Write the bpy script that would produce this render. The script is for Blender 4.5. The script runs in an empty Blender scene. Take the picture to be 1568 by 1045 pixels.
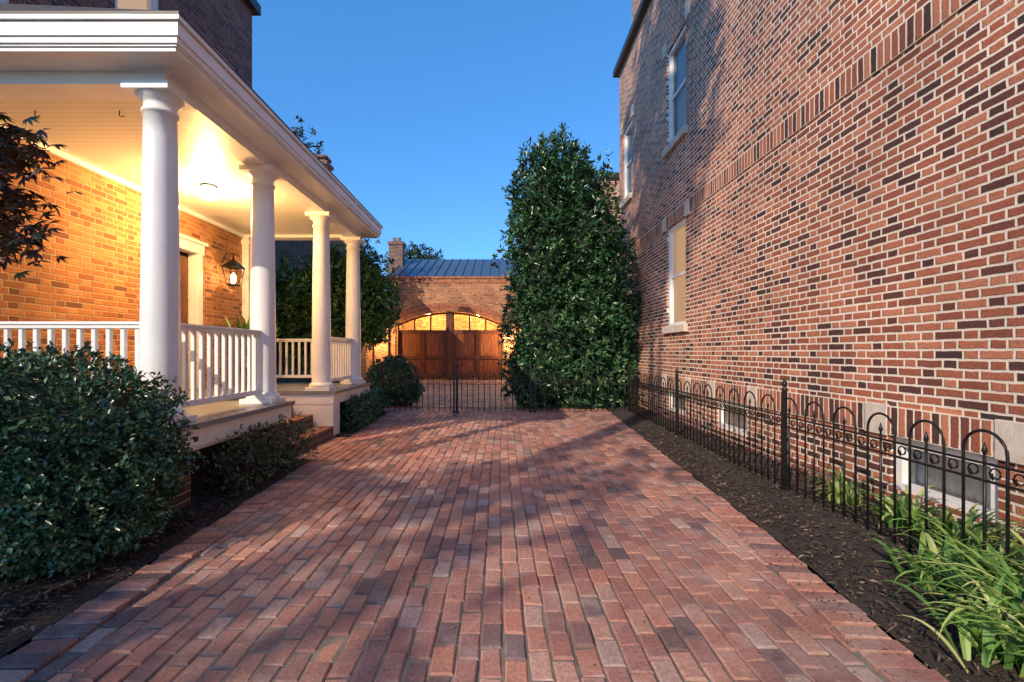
import bpy, math, random
import numpy as np
from mathutils import Vector, Matrix
random.seed(7); rng=np.random.default_rng(11)
scene=bpy.context.scene
scene.view_settings.view_transform='Standard'; scene.view_settings.look='None'
scene.view_settings.exposure=0; scene.view_settings.gamma=1
SUN=Vector((.47,.75,-.48)).normalized()

# ---------------------------------------------------------------- helpers
class NT:
    def __init__(s,name):
        s.mat=bpy.data.materials.new(name); s.mat.use_nodes=True
        s.t=s.mat.node_tree; s.n=s.t.nodes; s.l=s.t.links
        s.b=s.n['Principled BSDF']; s.out=s.n['Material Output']
    def new(s,typ,**kw):
        x=s.n.new(typ)
        for k,v in kw.items(): setattr(x,k,v)
        return x
    def put(s,sock,v):
        if isinstance(v,bpy.types.NodeSocket): s.l.new(v,sock)
        elif v is not None: sock.default_value=v
    def m(s,op,a,b=None,c=None,clamp=False):
        x=s.new('ShaderNodeMath',operation=op,use_clamp=clamp)
        s.put(x.inputs[0],a)
        if b is not None: s.put(x.inputs[1],b)
        if c is not None: s.put(x.inputs[2],c)
        return x.outputs[0]
    def mix(s,f,a,b,blend='MIX'):
        x=s.new('ShaderNodeMix',data_type='RGBA',blend_type=blend)
        s.put(x.inputs[0],f)
        for i,v in ((6,a),(7,b)):
            if isinstance(v,(tuple,list)): v=tuple(v)[:3]+(1,)
            s.put(x.inputs[i],v)
        return x.outputs[2]
    def ramp(s,f,stops,interp='LINEAR'):
        x=s.new('ShaderNodeValToRGB'); x.color_ramp.interpolation=interp
        e=x.color_ramp.elements
        while len(e)<len(stops): e.new(.5)
        for el,(p,c) in zip(e,stops):
            el.position=p; el.color=tuple(c)[:3]+(1,)
        s.put(x.inputs[0],f); return x.outputs[0]
    def noise(s,vec,scale,detail=3,rough=.55,out='Fac'):
        x=s.new('ShaderNodeTexNoise'); x.inputs['Scale'].default_value=scale
        x.inputs['Detail'].default_value=detail; x.inputs['Roughness'].default_value=rough
        if vec is not None: s.l.new(vec,x.inputs['Vector'])
        return x.outputs[out]
    def coord(s): return s.new('ShaderNodeTexCoord').outputs['Object']
    def rng(s,v,a,b,c,d):
        x=s.new('ShaderNodeMapRange'); x.inputs[1].default_value=a;x.inputs[2].default_value=b
        x.inputs[3].default_value=c;x.inputs[4].default_value=d
        s.put(x.inputs[0],v); return x.outputs[0]
    def bump(s,h,dist=.01,strength=1):
        x=s.new('ShaderNodeBump'); x.inputs['Distance'].default_value=dist
        x.inputs['Strength'].default_value=strength
        s.l.new(h,x.inputs['Height']); s.l.new(x.outputs[0],s.b.inputs['Normal'])
    def set(s,**kw):
        for k,v in kw.items():
            k=k.replace('_',' ')
            if isinstance(v,(tuple,list)): v=tuple(v)[:3]+(1,)
            s.put(s.b.inputs[k],v)

def simple(name,col,rough=.5,metal=0,var=.12,nscale=6,bump=.0,bscale=60):
    t=NT(name); c=t.coord()
    n=t.noise(c,nscale,3)
    f=t.rng(n,.3,.7,1-var,1+var)
    vm=t.new('ShaderNodeVectorMath',operation='SCALE'); vm.inputs[0].default_value=tuple(col)[:3]; t.l.new(f,vm.inputs['Scale'])
    t.l.new(vm.outputs[0],t.b.inputs['Base Color'])
    t.set(Roughness=rough,Metallic=metal)
    if bump: t.bump(t.noise(c,bscale,2),bump)
    return t.mat

def emis(name,col,strength):
    t=NT(name); t.set(Base_Color=(.3,.25,.2),Emission_Color=col,Emission_Strength=strength,Roughness=.8)
    return t.mat

def brick(name,ua,ramp,mortar,P=.33,h=.0677,s_=.667,stag=.5,joint=.0065,u0=0,v0=0,seed=0,stain=.25,flat=False):
    t=NT(name); co=t.coord()
    dn=t.noise(co,14,1,out='Color')
    sub=t.new('ShaderNodeVectorMath',operation='SUBTRACT'); t.l.new(dn,sub.inputs[0]); sub.inputs[1].default_value=(.5,.5,.5)
    sc=t.new('ShaderNodeVectorMath',operation='SCALE'); t.l.new(sub.outputs[0],sc.inputs[0]); sc.inputs['Scale'].default_value=.011
    ad=t.new('ShaderNodeVectorMath',operation='ADD'); t.l.new(sc.outputs[0],ad.inputs[0]); t.l.new(co,ad.inputs[1])
    sp=t.new('ShaderNodeSeparateXYZ'); t.l.new(ad.outputs[0],sp.inputs[0])
    u=sp.outputs['XYZ'.index(ua)]; v=sp.outputs[1] if flat else sp.outputs[2]
    vv=t.m('DIVIDE',t.m('SUBTRACT',v,v0),h)
    row=t.m('FLOOR',vv); fv=t.m('FRACT',vv)
    par=t.m('FLOORED_MODULO',row,2.0)
    uu=t.m('ADD',t.m('DIVIDE',t.m('SUBTRACT',u,u0),P),t.m('MULTIPLY',par,stag))
    # small per-course shift so the bond is not perfectly regular
    wr=t.new('ShaderNodeTexWhiteNoise',noise_dimensions='1D'); t.l.new(row,wr.inputs['W'])
    uu=t.m('ADD',uu,t.m('MULTIPLY',wr.outputs['Value'],.05))
    fu=t.m('FRACT',uu); fl=t.m('FLOOR',uu)
    idn=t.m('ADD',t.m('MULTIPLY',fl,2.0),t.m('GREATER_THAN',fu,s_))
    du=t.m('MULTIPLY',t.m('MINIMUM',t.m('MINIMUM',fu,t.m('SUBTRACT',1.0,fu)),t.m('ABSOLUTE',t.m('SUBTRACT',fu,s_))),P)
    dv=t.m('MULTIPLY',t.m('MINIMUM',fv,t.m('SUBTRACT',1.0,fv)),h)
    d=t.m('MINIMUM',du,dv)
    fine=t.noise(co,75,2,.7)
    d=t.m('ADD',d,t.m('MULTIPLY',t.m('SUBTRACT',fine,.5),.006))
    mask=t.rng(d,joint-.001,joint+.0015,0,1)
    wn=t.new('ShaderNodeTexWhiteNoise',noise_dimensions='3D')
    cb=t.new('ShaderNodeCombineXYZ'); t.l.new(idn,cb.inputs[0]); t.l.new(row,cb.inputs[1]); cb.inputs[2].default_value=seed
    t.l.new(cb.outputs[0],wn.inputs['Vector'])
    bc=t.ramp(wn.outputs['Value'],ramp)
    g=t.rng(fine,.25,.75,.58,1.38)
    g2=t.rng(t.noise(co,.9,3),.3,.7,1-stain,1+stain*.6)
    g=t.m('MULTIPLY',g,g2)
    vm=t.new('ShaderNodeVectorMath',operation='SCALE'); t.l.new(bc,vm.inputs[0]); t.l.new(g,vm.inputs['Scale'])
    mv=t.new('ShaderNodeVectorMath',operation='SCALE'); mv.inputs[0].default_value=mortar
    t.l.new(g2,mv.inputs['Scale'])
    col=t.mix(mask,mv.outputs[0],vm.outputs[0])
    t.l.new(col,t.b.inputs['Base Color']); t.set(Roughness=.88)
    hh=t.m('ADD',t.rng(d,joint-.003,joint+.004,0,1),t.m('MULTIPLY',fine,.6))
    t.bump(hh,.006,.9)
    return t.mat

class MB:
    def __init__(s): s.v=[];s.f=[];s.mi=[];s.sm=[]
    def add(s,vs,fs,mi=0,smooth=False):
        o=len(s.v); s.v+= [tuple(p) for p in vs]
        for f in fs: s.f.append([o+i for i in f]); s.mi.append(mi); s.sm.append(smooth)
    def box(s,x0,x1,y0,y1,z0,z1,mi=0,ch=0):
        if x0>x1:x0,x1=x1,x0
        if y0>y1:y0,y1=y1,y0
        if ch==0:
            s.add([(x0,y0,z0),(x1,y0,z0),(x1,y1,z0),(x0,y1,z0),(x0,y0,z1),(x1,y0,z1),(x1,y1,z1),(x0,y1,z1)],
              [(3,2,1,0),(4,5,6,7),(0,1,5,4),(1,2,6,5),(2,3,7,6),(3,0,4,7)],mi)
        else:
            c=ch
            s.add([(x0,y0,z0),(x1,y0,z0),(x1,y1,z0),(x0,y1,z0),(x0,y0,z1-c),(x1,y0,z1-c),(x1,y1,z1-c),(x0,y1,z1-c),
                   (x0+c,y0+c,z1),(x1-c,y0+c,z1),(x1-c,y1-c,z1),(x0+c,y1-c,z1)],
              [(3,2,1,0),(0,1,5,4),(1,2,6,5),(2,3,7,6),(3,0,4,7),(4,5,9,8),(5,6,10,9),(6,7,11,10),(7,4,8,11),(8,9,10,11)],mi)
    def quad(s,a,b,c,d,mi=0): s.add([a,b,c,d],[(0,1,2,3)],mi)
    def tube(s,pts,r,n=6,mi=0,closed=False):
        pts=[Vector(p) for p in pts]; rings=[]; N=len(pts)
        for i,p in enumerate(pts):
            if closed: t=pts[(i+1)%N]-pts[i-1]
            else: t=pts[min(i+1,N-1)]-pts[max(i-1,0)]
            t.normalize(); a=Vector((0,0,1)) if abs(t.z)<.9 else Vector((1,0,0))
            u=t.cross(a).normalized(); w=t.cross(u)
            rr=r[i] if isinstance(r,(list,tuple)) else r
            rings.append([p+(u*math.cos(2*math.pi*k/n+math.pi/n)+w*math.sin(2*math.pi*k/n+math.pi/n))*rr for k in range(n)])
        vs=[q for R in rings for q in R]; fs=[]
        for i in range(N if closed else N-1):
            j=(i+1)%N
            for k in range(n): fs.append((i*n+k,i*n+(k+1)%n,j*n+(k+1)%n,j*n+k))
        if not closed: fs.append(tuple(range(n))[::-1]); fs.append(tuple((N-1)*n+k for k in range(n)))
        s.add(vs,fs,mi,n>4)
    def lathe(s,cx,cy,prof,n=40,mi=0):
        vs=[];fs=[]
        for z,r in prof:
            for k in range(n):
                a=2*math.pi*k/n; vs.append((cx+r*math.cos(a),cy+r*math.sin(a),z))
        for i in range(len(prof)-1):
            for k in range(n): fs.append((i*n+k,i*n+(k+1)%n,(i+1)*n+(k+1)%n,(i+1)*n+k))
        s.add(vs,fs,mi,True)
    def obj(s,name,mats,parent=None,auto=False):
        me=bpy.data.meshes.new(name); me.from_pydata(s.v,[],s.f)
        for m in (mats if isinstance(mats,(list,tuple)) else [mats]): me.materials.append(m)
        me.polygons.foreach_set('material_index',s.mi); me.polygons.foreach_set('use_smooth',s.sm)
        me.update(); o=bpy.data.objects.new(name,me); scene.collection.objects.link(o)
        if parent: o.parent=parent
        return o
def empty(name,loc=(0,0,0)):
    o=bpy.data.objects.new(name,None); o.empty_display_size=.3; scene.collection.objects.link(o); return o
def bevel(o,w,seg=2):
    b=o.modifiers.new('bevel','BEVEL'); b.width=w; b.segments=seg; b.limit_method='ANGLE'; b.angle_limit=math.radians(40)

def wall_holes(mb,axis,c,u0,u1,z0,z1,holes,depth,mi=0):
    us=sorted({u0,u1,*[h[0] for h in holes],*[h[1] for h in holes]}); zs=sorted({z0,z1,*[h[2] for h in holes],*[h[3] for h in holes]})
    P=(lambda u,z,d=0:(c+d,u,z)) if axis=='x' else (lambda u,z,d=0:(u,c+d,z))
    for a,b in zip(us,us[1:]):
        for p,q in zip(zs,zs[1:]):
            mu,mz=(a+b)/2,(p+q)/2
            if any(h[0]<mu<h[1] and h[2]<mz<h[3] for h in holes): continue
            mb.quad(P(a,p),P(b,p),P(b,q),P(a,q),mi)
    for a,b,p,q in holes:
        mb.quad(P(a,p),P(a,p,depth),P(a,q,depth),P(a,q),mi); mb.quad(P(b,p),P(b,p,depth),P(b,q,depth),P(b,q),mi)
        mb.quad(P(a,q),P(b,q),P(b,q,depth),P(a,q,depth),mi); mb.quad(P(a,p),P(b,p),P(b,p,depth),P(a,p,depth),mi)

def leaf_mesh(name,P,D,Nn,L,W,mat,parent=None,fold=.18,rnd=None):
    N=len(P); D=D/np.linalg.norm(D,axis=1)[:,None]
    S=np.cross(D,Nn); S/= (np.linalg.norm(S,axis=1)[:,None]+1e-9); U=np.cross(S,D)
    L=np.broadcast_to(L,(N,)) ; W=np.broadcast_to(W,(N,))
    v=np.empty((N,4,3))
    v[:,0]=P; v[:,2]=P+D*L[:,None]-U*(L*.12)[:,None]
    mid=P+D*(L*.48)[:,None]+U*(W*fold)[:,None]
    v[:,1]=mid+S*(W*.5)[:,None]; v[:,3]=mid-S*(W*.5)[:,None]
    me=bpy.data.meshes.new(name); me.vertices.add(4*N); me.vertices.foreach_set('co',v.ravel())
    b=np.arange(N)*4; idx=np.stack([b,b+1,b+2,b,b+2,b+3],1).ravel()
    me.loops.add(6*N); me.loops.foreach_set('vertex_index',idx.astype(np.int32))
    me.polygons.add(2*N); me.polygons.foreach_set('loop_start',(np.arange(2*N)*3).astype(np.int32))
    try: me.polygons.foreach_set('loop_total',np.full(2*N,3,np.int32))
    except Exception: pass
    me.update(calc_edges=True)
    a=me.attributes.new('rnd','FLOAT','FACE')
    r=rng.random(N) if rnd is None else rnd
    a.data.foreach_set('value',np.repeat(r,2).astype(np.float32))
    me.materials.append(mat); o=bpy.data.objects.new(name,me); scene.collection.objects.link(o)
    if parent: o.parent=parent
    return o
def unit(n):
    d=rng.normal(size=(n,3)); return d/np.linalg.norm(d,axis=1)[:,None]
def foliage(name,parent,lobes,ncl,k,L,W,mat,rin=.82,rout=1.06,spread=.9,core=None,corescale=.8,zmin=.02,lump=.07,hidden=.72):
    lb=np.array(lobes,float); w=(lb[:,3]*lb[:,5]+lb[:,3]*lb[:,4]+lb[:,4]*lb[:,5]); w/=w.sum()
    which=rng.choice(len(lb),ncl,p=w); d=unit(ncl)
    r=rng.uniform(rin,rout,ncl)
    r*=1+lump*np.sin(d[:,0]*6+which*2)*np.sin(d[:,2]*9+which)+lump*np.sin(d[:,1]*13+d[:,2]*17)
    C=lb[which,:3]+d*lb[which,3:]*r[:,None]
    keep=C[:,2]>zmin
    for i,l in enumerate(lb):
        q=np.linalg.norm((C-l[:3])/l[3:],axis=1); keep&=~((q<hidden)&(which!=i))
    C=C[keep];which=which[keep]; o=(C-lb[which,:3])/lb[which,3:]**2; o/=np.linalg.norm(o,axis=1)[:,None]
    n=len(C); cr=rng.random(n)
    P=np.repeat(C,k,0); O=np.repeat(o,k,0); rr=np.repeat(cr,k)
    D=O*.75+rng.normal(size=(n*k,3))*spread*.6+np.array([0,0,.15]); P=P+rng.normal(size=P.shape)*L*.22
    Nn=O*.5+np.array([0,0,.6])+rng.normal(size=(n*k,3))*.4
    rnd=np.clip(rr*.6+rng.random(n*k)*.4,0,1)
    s=rng.uniform(.7,1.25,n*k)
    leaf_mesh(name,P,D,Nn,L*s,W*s,mat,parent,rnd=rnd)
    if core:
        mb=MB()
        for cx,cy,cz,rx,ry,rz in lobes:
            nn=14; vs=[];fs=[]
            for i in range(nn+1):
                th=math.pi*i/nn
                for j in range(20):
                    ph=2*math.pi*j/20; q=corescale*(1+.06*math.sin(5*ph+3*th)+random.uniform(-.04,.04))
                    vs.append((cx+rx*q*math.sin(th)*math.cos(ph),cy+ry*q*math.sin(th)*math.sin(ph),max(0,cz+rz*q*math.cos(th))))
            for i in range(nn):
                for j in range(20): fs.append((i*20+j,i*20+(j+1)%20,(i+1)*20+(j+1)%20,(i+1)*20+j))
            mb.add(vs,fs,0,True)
        mb.obj('inner_shade_mass',core,parent)
def leafmat(name,stops,rough=.38,trans=0,spec=.5):
    t=NT(name); a=t.new('ShaderNodeAttribute',attribute_name='rnd')
    c=t.ramp(a.outputs['Fac'],stops)
    co=t.coord(); g=t.rng(t.noise(co,1.7,1),.3,.7,.65,1.25)
    vm=t.new('ShaderNodeVectorMath',operation='SCALE'); t.l.new(c,vm.inputs[0]); t.l.new(g,vm.inputs['Scale'])
    t.l.new(vm.outputs[0],t.b.inputs['Base Color']); t.set(Roughness=rough,Specular_IOR_Level=spec)
    if trans:
        tr=t.new('ShaderNodeBsdfTranslucent'); t.l.new(vm.outputs[0],tr.inputs[0])
        mx=t.new('ShaderNodeMixShader'); mx.inputs[0].default_value=trans
        t.l.new(t.b.outputs[0],mx.inputs[1]); t.l.new(tr.outputs[0],mx.inputs[2]); t.l.new(mx.outputs[0],t.out.inputs[0])
    return t.mat

# ---------------------------------------------------------------- materials
R_right=[(0,(.05,.026,.026)),(.17,(.12,.042,.034)),(.32,(.29,.088,.052)),(.65,(.40,.13,.072)),(1,(.54,.22,.125))]
R_left=[(0,(.16,.06,.03)),(.25,(.34,.12,.045)),(.7,(.46,.18,.065)),(1,(.55,.25,.10))]
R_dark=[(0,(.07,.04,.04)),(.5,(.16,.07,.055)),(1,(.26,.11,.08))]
MR=(.80,.70,.58)
m_brR=brick('brick_neighbour','Y',R_right,MR,seed=3,joint=.0085)
m_brR_x=brick('brick_neighbour_end','X',R_right,MR,seed=4,joint=.0088)
m_brL=brick('brick_porch_lamplit','Y',R_left,(.46,.31,.18),seed=8,joint=.006)  # house brick with the porch lamp's orange put into its colour
m_brLx=brick('brick_house_end','X',R_dark,(.32,.28,.25),seed=9)
m_brUp=brick('brick_upper_shaded','Y',R_dark,(.25,.2,.18),seed=12,joint=.006)  # darker copy of the porch wall brick, shade put into the colour
m_brG=brick('brick_garage','X',R_left,(.42,.34,.27),seed=15)
m_brGy=brick('brick_garage_side','Y',R_left,(.42,.34,.27),seed=16)
m_sold=brick('brick_soldier_low','Y',R_right,MR,P=.0735,h=.235,s_=2,stag=0,v0=.60,seed=21,joint=.008)
m_sold2=brick('brick_soldier_belt','Y',R_right,MR,P=.0735,h=.225,s_=2,stag=0,v0=3.62,seed=22,joint=.008)
m_step=brick('brick_steps','X',R_dark,(.25,.2,.17),P=.21,h=.075,s_=2,seed=31)
m_vous=simple('brick_arch',(.34,.13,.07),.85,var=.4,nscale=9)
m_white=simple('white_paint',(.80,.80,.80),.38,var=.06,nscale=2.5,bump=.0015,bscale=25)
m_stone=simple('limestone',(.62,.54,.46),.8,var=.15,nscale=9,bump=.003,bscale=80)
m_floor=simple('porch_floor_paint',(.2,.21,.22),.35,var=.15)
m_dark=simple('under_porch_shade',(.02,.018,.016),.9)
m_iron=simple('black_iron',(.014,.014,.015),.42,metal=.3,var=.3,nscale=30)
m_shing=simple('roof_shingle',(.06,.06,.065),.9,var=.3,nscale=20,bump=.01,bscale=30)
m_gut=simple('dark_gutter',(.03,.03,.035),.5)
t=NT('beadboard_ceiling'); c=t.coord(); sp=t.new('ShaderNodeSeparateXYZ'); t.l.new(c,sp.inputs[0])
fr=t.m('FRACT',t.m('DIVIDE',sp.outputs[1],.085)); g=t.m('GREATER_THAN',fr,.1)
t.l.new(t.mix(g,(.48,.45,.38),(.70,.67,.60)),t.b.inputs['Base Color']); t.set(Roughness=.45); m_ceil=t.mat
t=NT('stained_wood'); c=t.coord(); sp=t.new('ShaderNodeSeparateXYZ'); t.l.new(c,sp.inputs[0])
mp=t.new('ShaderNodeMapping'); mp.inputs['Scale'].default_value=(14,14,1.2); t.l.new(c,mp.inputs[0])
n=t.noise(mp.outputs[0],1.6,5,.65); col=t.ramp(n,[(.25,(.06,.016,.006)),(.5,(.18,.05,.014)),(.75,(.32,.11,.032))])
pl=t.m('FRACT',t.m('DIVIDE',sp.outputs[0],.17)); g=t.m('GREATER_THAN',pl,.07)
t.l.new(t.mix(g,(.015,.006,.003),col),t.b.inputs['Base Color']); t.set(Roughness=.4); t.bump(g,.01); m_wood=t.mat
m_woodf=simple('wood_frame',(.11,.033,.010),.4,var=.35,nscale=5)
t=NT('standing_seam_metal'); t.set(Base_Color=(.10,.14,.19),Metallic=.5,Roughness=.38); m_metal=t.mat
t=NT('window_glass')
gl=t.new('ShaderNodeBsdfGlossy'); gl.inputs['Roughness'].default_value=.02; tr=t.new('ShaderNodeBsdfTransparent')
fz=t.new('ShaderNodeFresnel'); fz.inputs[0].default_value=1.6
mx=t.new('ShaderNodeMixShader'); t.l.new(fz.outputs[0],mx.inputs[0]); t.l.new(tr.outputs[0],mx.inputs[1]); t.l.new(gl.outputs[0],mx.inputs[2]); t.l.new(mx.outputs[0],t.out.inputs[0]); m_glass=t.mat
m_lit=emis('lit_curtain',(1,.62,.34),.5)
m_blind=simple('window_blind',(.6,.6,.58),.7)
m_bulb=emis('lamp_glass',(1,.75,.42),22)
m_flame=emis('lantern_flame',(1,.6,.25),26)
t=NT('clay_pavers'); a=t.new('ShaderNodeAttribute',attribute_name='rnd'); c=t.coord()
bc=t.ramp(a.outputs['Fac'],[(0,(.14,.09,.09)),(.1,(.25,.13,.115)),(.3,(.35,.15,.115)),(.5,(.36,.18,.145)),(.7,(.44,.19,.13)),(.88,(.48,.25,.18)),(1,(.42,.30,.26))])
g=t.rng(t.noise(c,60,3,.7),.25,.75,.6,1.34); g2=t.rng(t.noise(c,.8,3,.6),.3,.7,.76,1.2)
sp=t.new('ShaderNodeVectorMath',operation='SCALE'); t.l.new(bc,sp.inputs[0]); t.l.new(t.m('MULTIPLY',g,g2),sp.inputs['Scale'])
wt=t.rng(t.noise(c,2.3,4,.7),.50,.76,0,.6)
col=t.mix(wt,sp.outputs[0],(.50,.42,.38))
dk=t.rng(t.noise(c,1.3,4,.65),.54,.74,0,.5); col=t.mix(dk,col,(.13,.11,.105))
t.l.new(col,t.b.inputs['Base Color']); t.set(Roughness=.74); t.bump(t.noise(c,90,3,.7),.006,.9); m_pave=t.mat
t=NT('joint_sand'); c=t.coord()
t.l.new(t.ramp(t.noise(c,5,3),[(.35,(.12,.10,.085)),(.6,(.22,.19,.155)),(.75,(.09,.11,.05))]),t.b.inputs['Base Color']); t.set(Roughness=.95); m_sand=t.mat
t=NT('mulch'); c=t.coord()
nn_=t.noise(c,40,4,.78)
t.l.new(t.ramp(nn_,[(.3,(.018,.014,.012)),(.55,(.06,.042,.034)),(.8,(.15,.105,.075))]),t.b.inputs['Base Color']); t.set(Roughness=.95); t.bump(nn_,.03); m_mulch=t.mat
t=NT('mulch_chip'); a=t.new('ShaderNodeAttribute',attribute_name='rnd')
t.l.new(t.ramp(a.outputs['Fac'],[(0,(.022,.017,.014)),(.6,(.075,.052,.04)),(.93,(.15,.105,.075)),(1,(.3,.23,.16))]),t.b.inputs['Base Color']); t.set(Roughness=.9); m_chip=t.mat
t=NT('ground_soil'); c=t.coord()
t.l.new(t.ramp(t.noise(c,.6,4),[(.35,(.035,.04,.02)),(.65,(.06,.065,.03))]),t.b.inputs['Base Color']); t.set(Roughness=.95); m_soil=t.mat
l_hedge=leafmat('laurel_leaf',[(0,(.014,.045,.026)),(.45,(.036,.105,.045)),(.8,(.065,.165,.06)),(1,(.13,.24,.08))],.3,spec=.6)
l_box=leafmat('holly_leaf',[(0,(.022,.055,.034)),(.5,(.052,.13,.06)),(.8,(.09,.18,.08)),(1,(.28,.33,.17))],.27,spec=.7)
l_tree=leafmat('tree_leaf',[(0,(.03,.08,.025)),(.5,(.08,.18,.045)),(1,(.20,.31,.07))],.35)
l_dark=leafmat('dark_tree_leaf',[(0,(.015,.028,.016)),(1,(.05,.085,.035))],.5)
l_lily=leafmat('lily_leaf',[(0,(.06,.16,.04)),(.5,(.17,.34,.07)),(.85,(.36,.50,.13)),(1,(.58,.60,.26))],.4,.3)
l_maple=leafmat('maple_leaf',[(0,(.03,.018,.012)),(.45,(.075,.035,.018)),(.75,(.12,.05,.02)),(1,(.10,.12,.035))],.45)
l_aza=leafmat('azalea_leaf',[(0,(.04,.06,.022)),(.5,(.10,.12,.045)),(1,(.22,.18,.08))],.5)
m_core=simple('foliage_shade',(.014,.03,.016),.9,var=.5,nscale=9)  # deep shade between the leaves, painted as a dark core
m_bark=simple('bark',(.07,.05,.035),.9,var=.4,nscale=15,bump=.02,bscale=25)

# ---------------------------------------------------------------- ground
mb=MB(); mb.quad((-200,-200,-.06),(200,-200,-.06),(200,300,-.06),(-200,300,-.06)); mb.obj('ground',m_soil)
def lerp(pts,y):
    if y<=pts[0][0]: return pts[0][1]
    for (a,b),(c,d) in zip(pts,pts[1:]):
        if y<=c: return b+(d-b)*(y-a)/(c-a)
    return pts[-1][1]
XL=[(0,-1.98),(2.1,-2.08),(4.4,-2.19),(5.7,-2.23),(5.76,-2.5),(7.2,-2.5),(7.25,-2.28),(10.3,-2.4),(10.5,-3.2),(14,-5.0),(22,-5.2)]
XR=[(0,1.55),(1.86,1.71),(3.4,1.87),(5.4,1.98),(9.9,2.27),(12,2.4),(22,2.6)]
V=[];F=[];RN=[]
def paver(x0,x1,y0,y1,z,rot=0):
    o=len(V); cx,cy=(x0+x1)/2,(y0+y1)/2; a=rot+random.gauss(0,.013); ca,sa=math.cos(a),math.sin(a)
    tx,ty=random.gauss(0,.018),random.gauss(0,.015)
    c=.007
    base=[(x0,y0),(x1,y0),(x1,y1),(x0,y1)]
    ins=[(x0+c,y0+c),(x1-c,y0+c),(x1-c,y1-c),(x0+c,y1-c)]
    J=[(random.gauss(0,.0028),random.gauss(0,.0028)) for _ in range(4)]
    def tr(p,j,zz):
        dx,dy=p[0]-cx+j[0],p[1]-cy+j[1]
        return (cx+dx*ca-dy*sa,cy+dx*sa+dy*ca,zz+dx*tx+dy*ty)
    for p,j in zip(base,J): V.append(tr(p,j,z-.05))
    for p,j in zip(base,J): V.append(tr(p,j,z-.006))
    for p,j in zip(ins,J): V.append(tr(p,j,z))
    fs=[(0,1,5,4),(1,2,6,5),(2,3,7,6),(3,0,4,7),(4,5,9,8),(5,6,10,9),(6,7,11,10),(7,4,8,11),(8,9,10,11)]
    for f in fs: F.append([o+i for i in f])
    RN.extend([random.random()]*9)
pw,pl=.099,.184
for i in range(-54,29):
    x=i*pw; off=(i%2)*pl/2+random.uniform(-.025,.025)
    y=-3+off
    while y<21.8:
        l=lerp(XL,y+.1)+.215; r=lerp(XR,y+.1)-.215
        wx=.012*math.sin(y*.9+i*.05)
        a,b=max(x+wx,l),min(x+pw-.009+wx,r)
        wav=.012*math.sin(x*1.7+y*.6)*math.sin(y*.8)
        if b-a>.03: paver(a,b,y,y+pl-.010,.003+wav+random.gauss(0,.0025))
        y+=pl
for E,sg in ((XL,1),(XR,-1)):
    y=-3
    while y<21.8:
        e=lerp(E,y); e2=lerp(E,y+.1)
        if abs(e2-e)<.08:
            x0=e+sg*.004+random.gauss(0,.006); x1=e+sg*.206
            paver(min(x0,x1),max(x0,x1),y,y+.096,.008+random.gauss(0,.003),math.atan2(-(e2-e),.1))
        y+=.105
me=bpy.data.meshes.new('brick_driveway'); me.from_pydata(V,[],F); me.materials.append(m_pave)
at=me.attributes.new('rnd','FLOAT','FACE'); at.data.foreach_set('value',np.array(RN,np.float32)); me.update()
drv=bpy.data.objects.new('brick_driveway',me); scene.collection.objects.link(drv)
vs=[];fs=[]; ys=np.concatenate([np.arange(-3,21.8,.15),[5.7,5.76,7.2,7.25,10.3,10.5]]); ys=sorted(set(np.round(ys,3))); NX=24
for y in ys:
    a,b=lerp(XL,y),lerp(XR,y)
    for i in range(NX+1):
        x=a+(b-a)*i/NX; vs.append((x,y,-.0055+.012*math.sin(x*1.7+y*.6)*math.sin(y*.8)))
for j in range(len(ys)-1):
    for i in range(NX): k=j*(NX+1)+i; fs.append((k,k+1,k+NX+2,k+NX+1))
mb=MB(); mb.add(vs,fs); mb.obj('joint_sand_bed',m_sand,drv)
def bed(name,fx0,fx1,y0,y1,dx=.06,dy=.08):
    ny=int((y1-y0)/dy); nx=24; vs=[];fs=[]
    for j in range(ny+1):
        y=y0+(y1-y0)*j/ny; a,b=fx0(y),fx1(y)
        for i in range(nx+1):
            u=i/nx; e=min(u,1-u)*4
            x=a+(b-a)*u
            z=.005+min(1,e)*(.025+.012*math.sin(x*9+y*4)*math.sin(y*7-x*3))+random.uniform(0,.012)*min(1,e)
            vs.append((x,y,z))
    for j in range(ny):
        for i in range(nx): k=j*(nx+1)+i; fs.append((k,k+1,k+nx+2,k+nx+1))
    mb=MB(); mb.add(vs,fs,0,True); return mb.obj(name,m_mulch)
bl=bed('mulch_bed',lambda y:-5.4,lambda y:lerp(XL,y)-.002,-2,5.7)
bed('mulch_bed',lambda y:-4.7,lambda y:lerp(XL,y)-.002,7.25,10.4)
bed('mulch_bed',lambda y:lerp(XR,y)+.002,lambda y:3.3,-2,13)
bed('mulch_bed',lambda y:-9,lambda y:lerp(XL,y)-.002,10.5,21.8)
N=17000; side=rng.random(N)<.5
y=rng.uniform(.8,8,N)**1.0; x=np.empty(N)
for i in range(N):
    if side[i]:
        x[i]=random.uniform(-3.4,lerp(XL,y[i])+(.05 if random.random()<.05 else -.01))
        if y[i]>5.7: x[i]=-2.3; y[i]=random.uniform(1,5)
    else: x[i]=random.uniform(lerp(XR,y[i])-(.06 if random.random()<.05 else -.01),3.1)
P=np.stack([x,y,rng.uniform(.03,.055,N)],1); D=unit(N); D[:,2]*=.3
leaf_mesh('mulch_chips',P,D,np.array([0,0,1.])+rng.normal(size=(N,3))*.35,rng.uniform(.02,.06,N),rng.uniform(.008,.018,N),m_chip,bl)
N=1100; y=rng.uniform(1.2,9,N); sd=rng.random(N)<.5; off=np.abs(rng.normal(0,.16,N))
x=np.array([ (lerp(XL,yy)+o_) if s_ else (lerp(XR,yy)-o_) for yy,s_,o_ in zip(y,sd,off)])
P=np.stack([x,y,np.full(N,.021)],1); D=unit(N); D[:,2]*=.15
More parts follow.
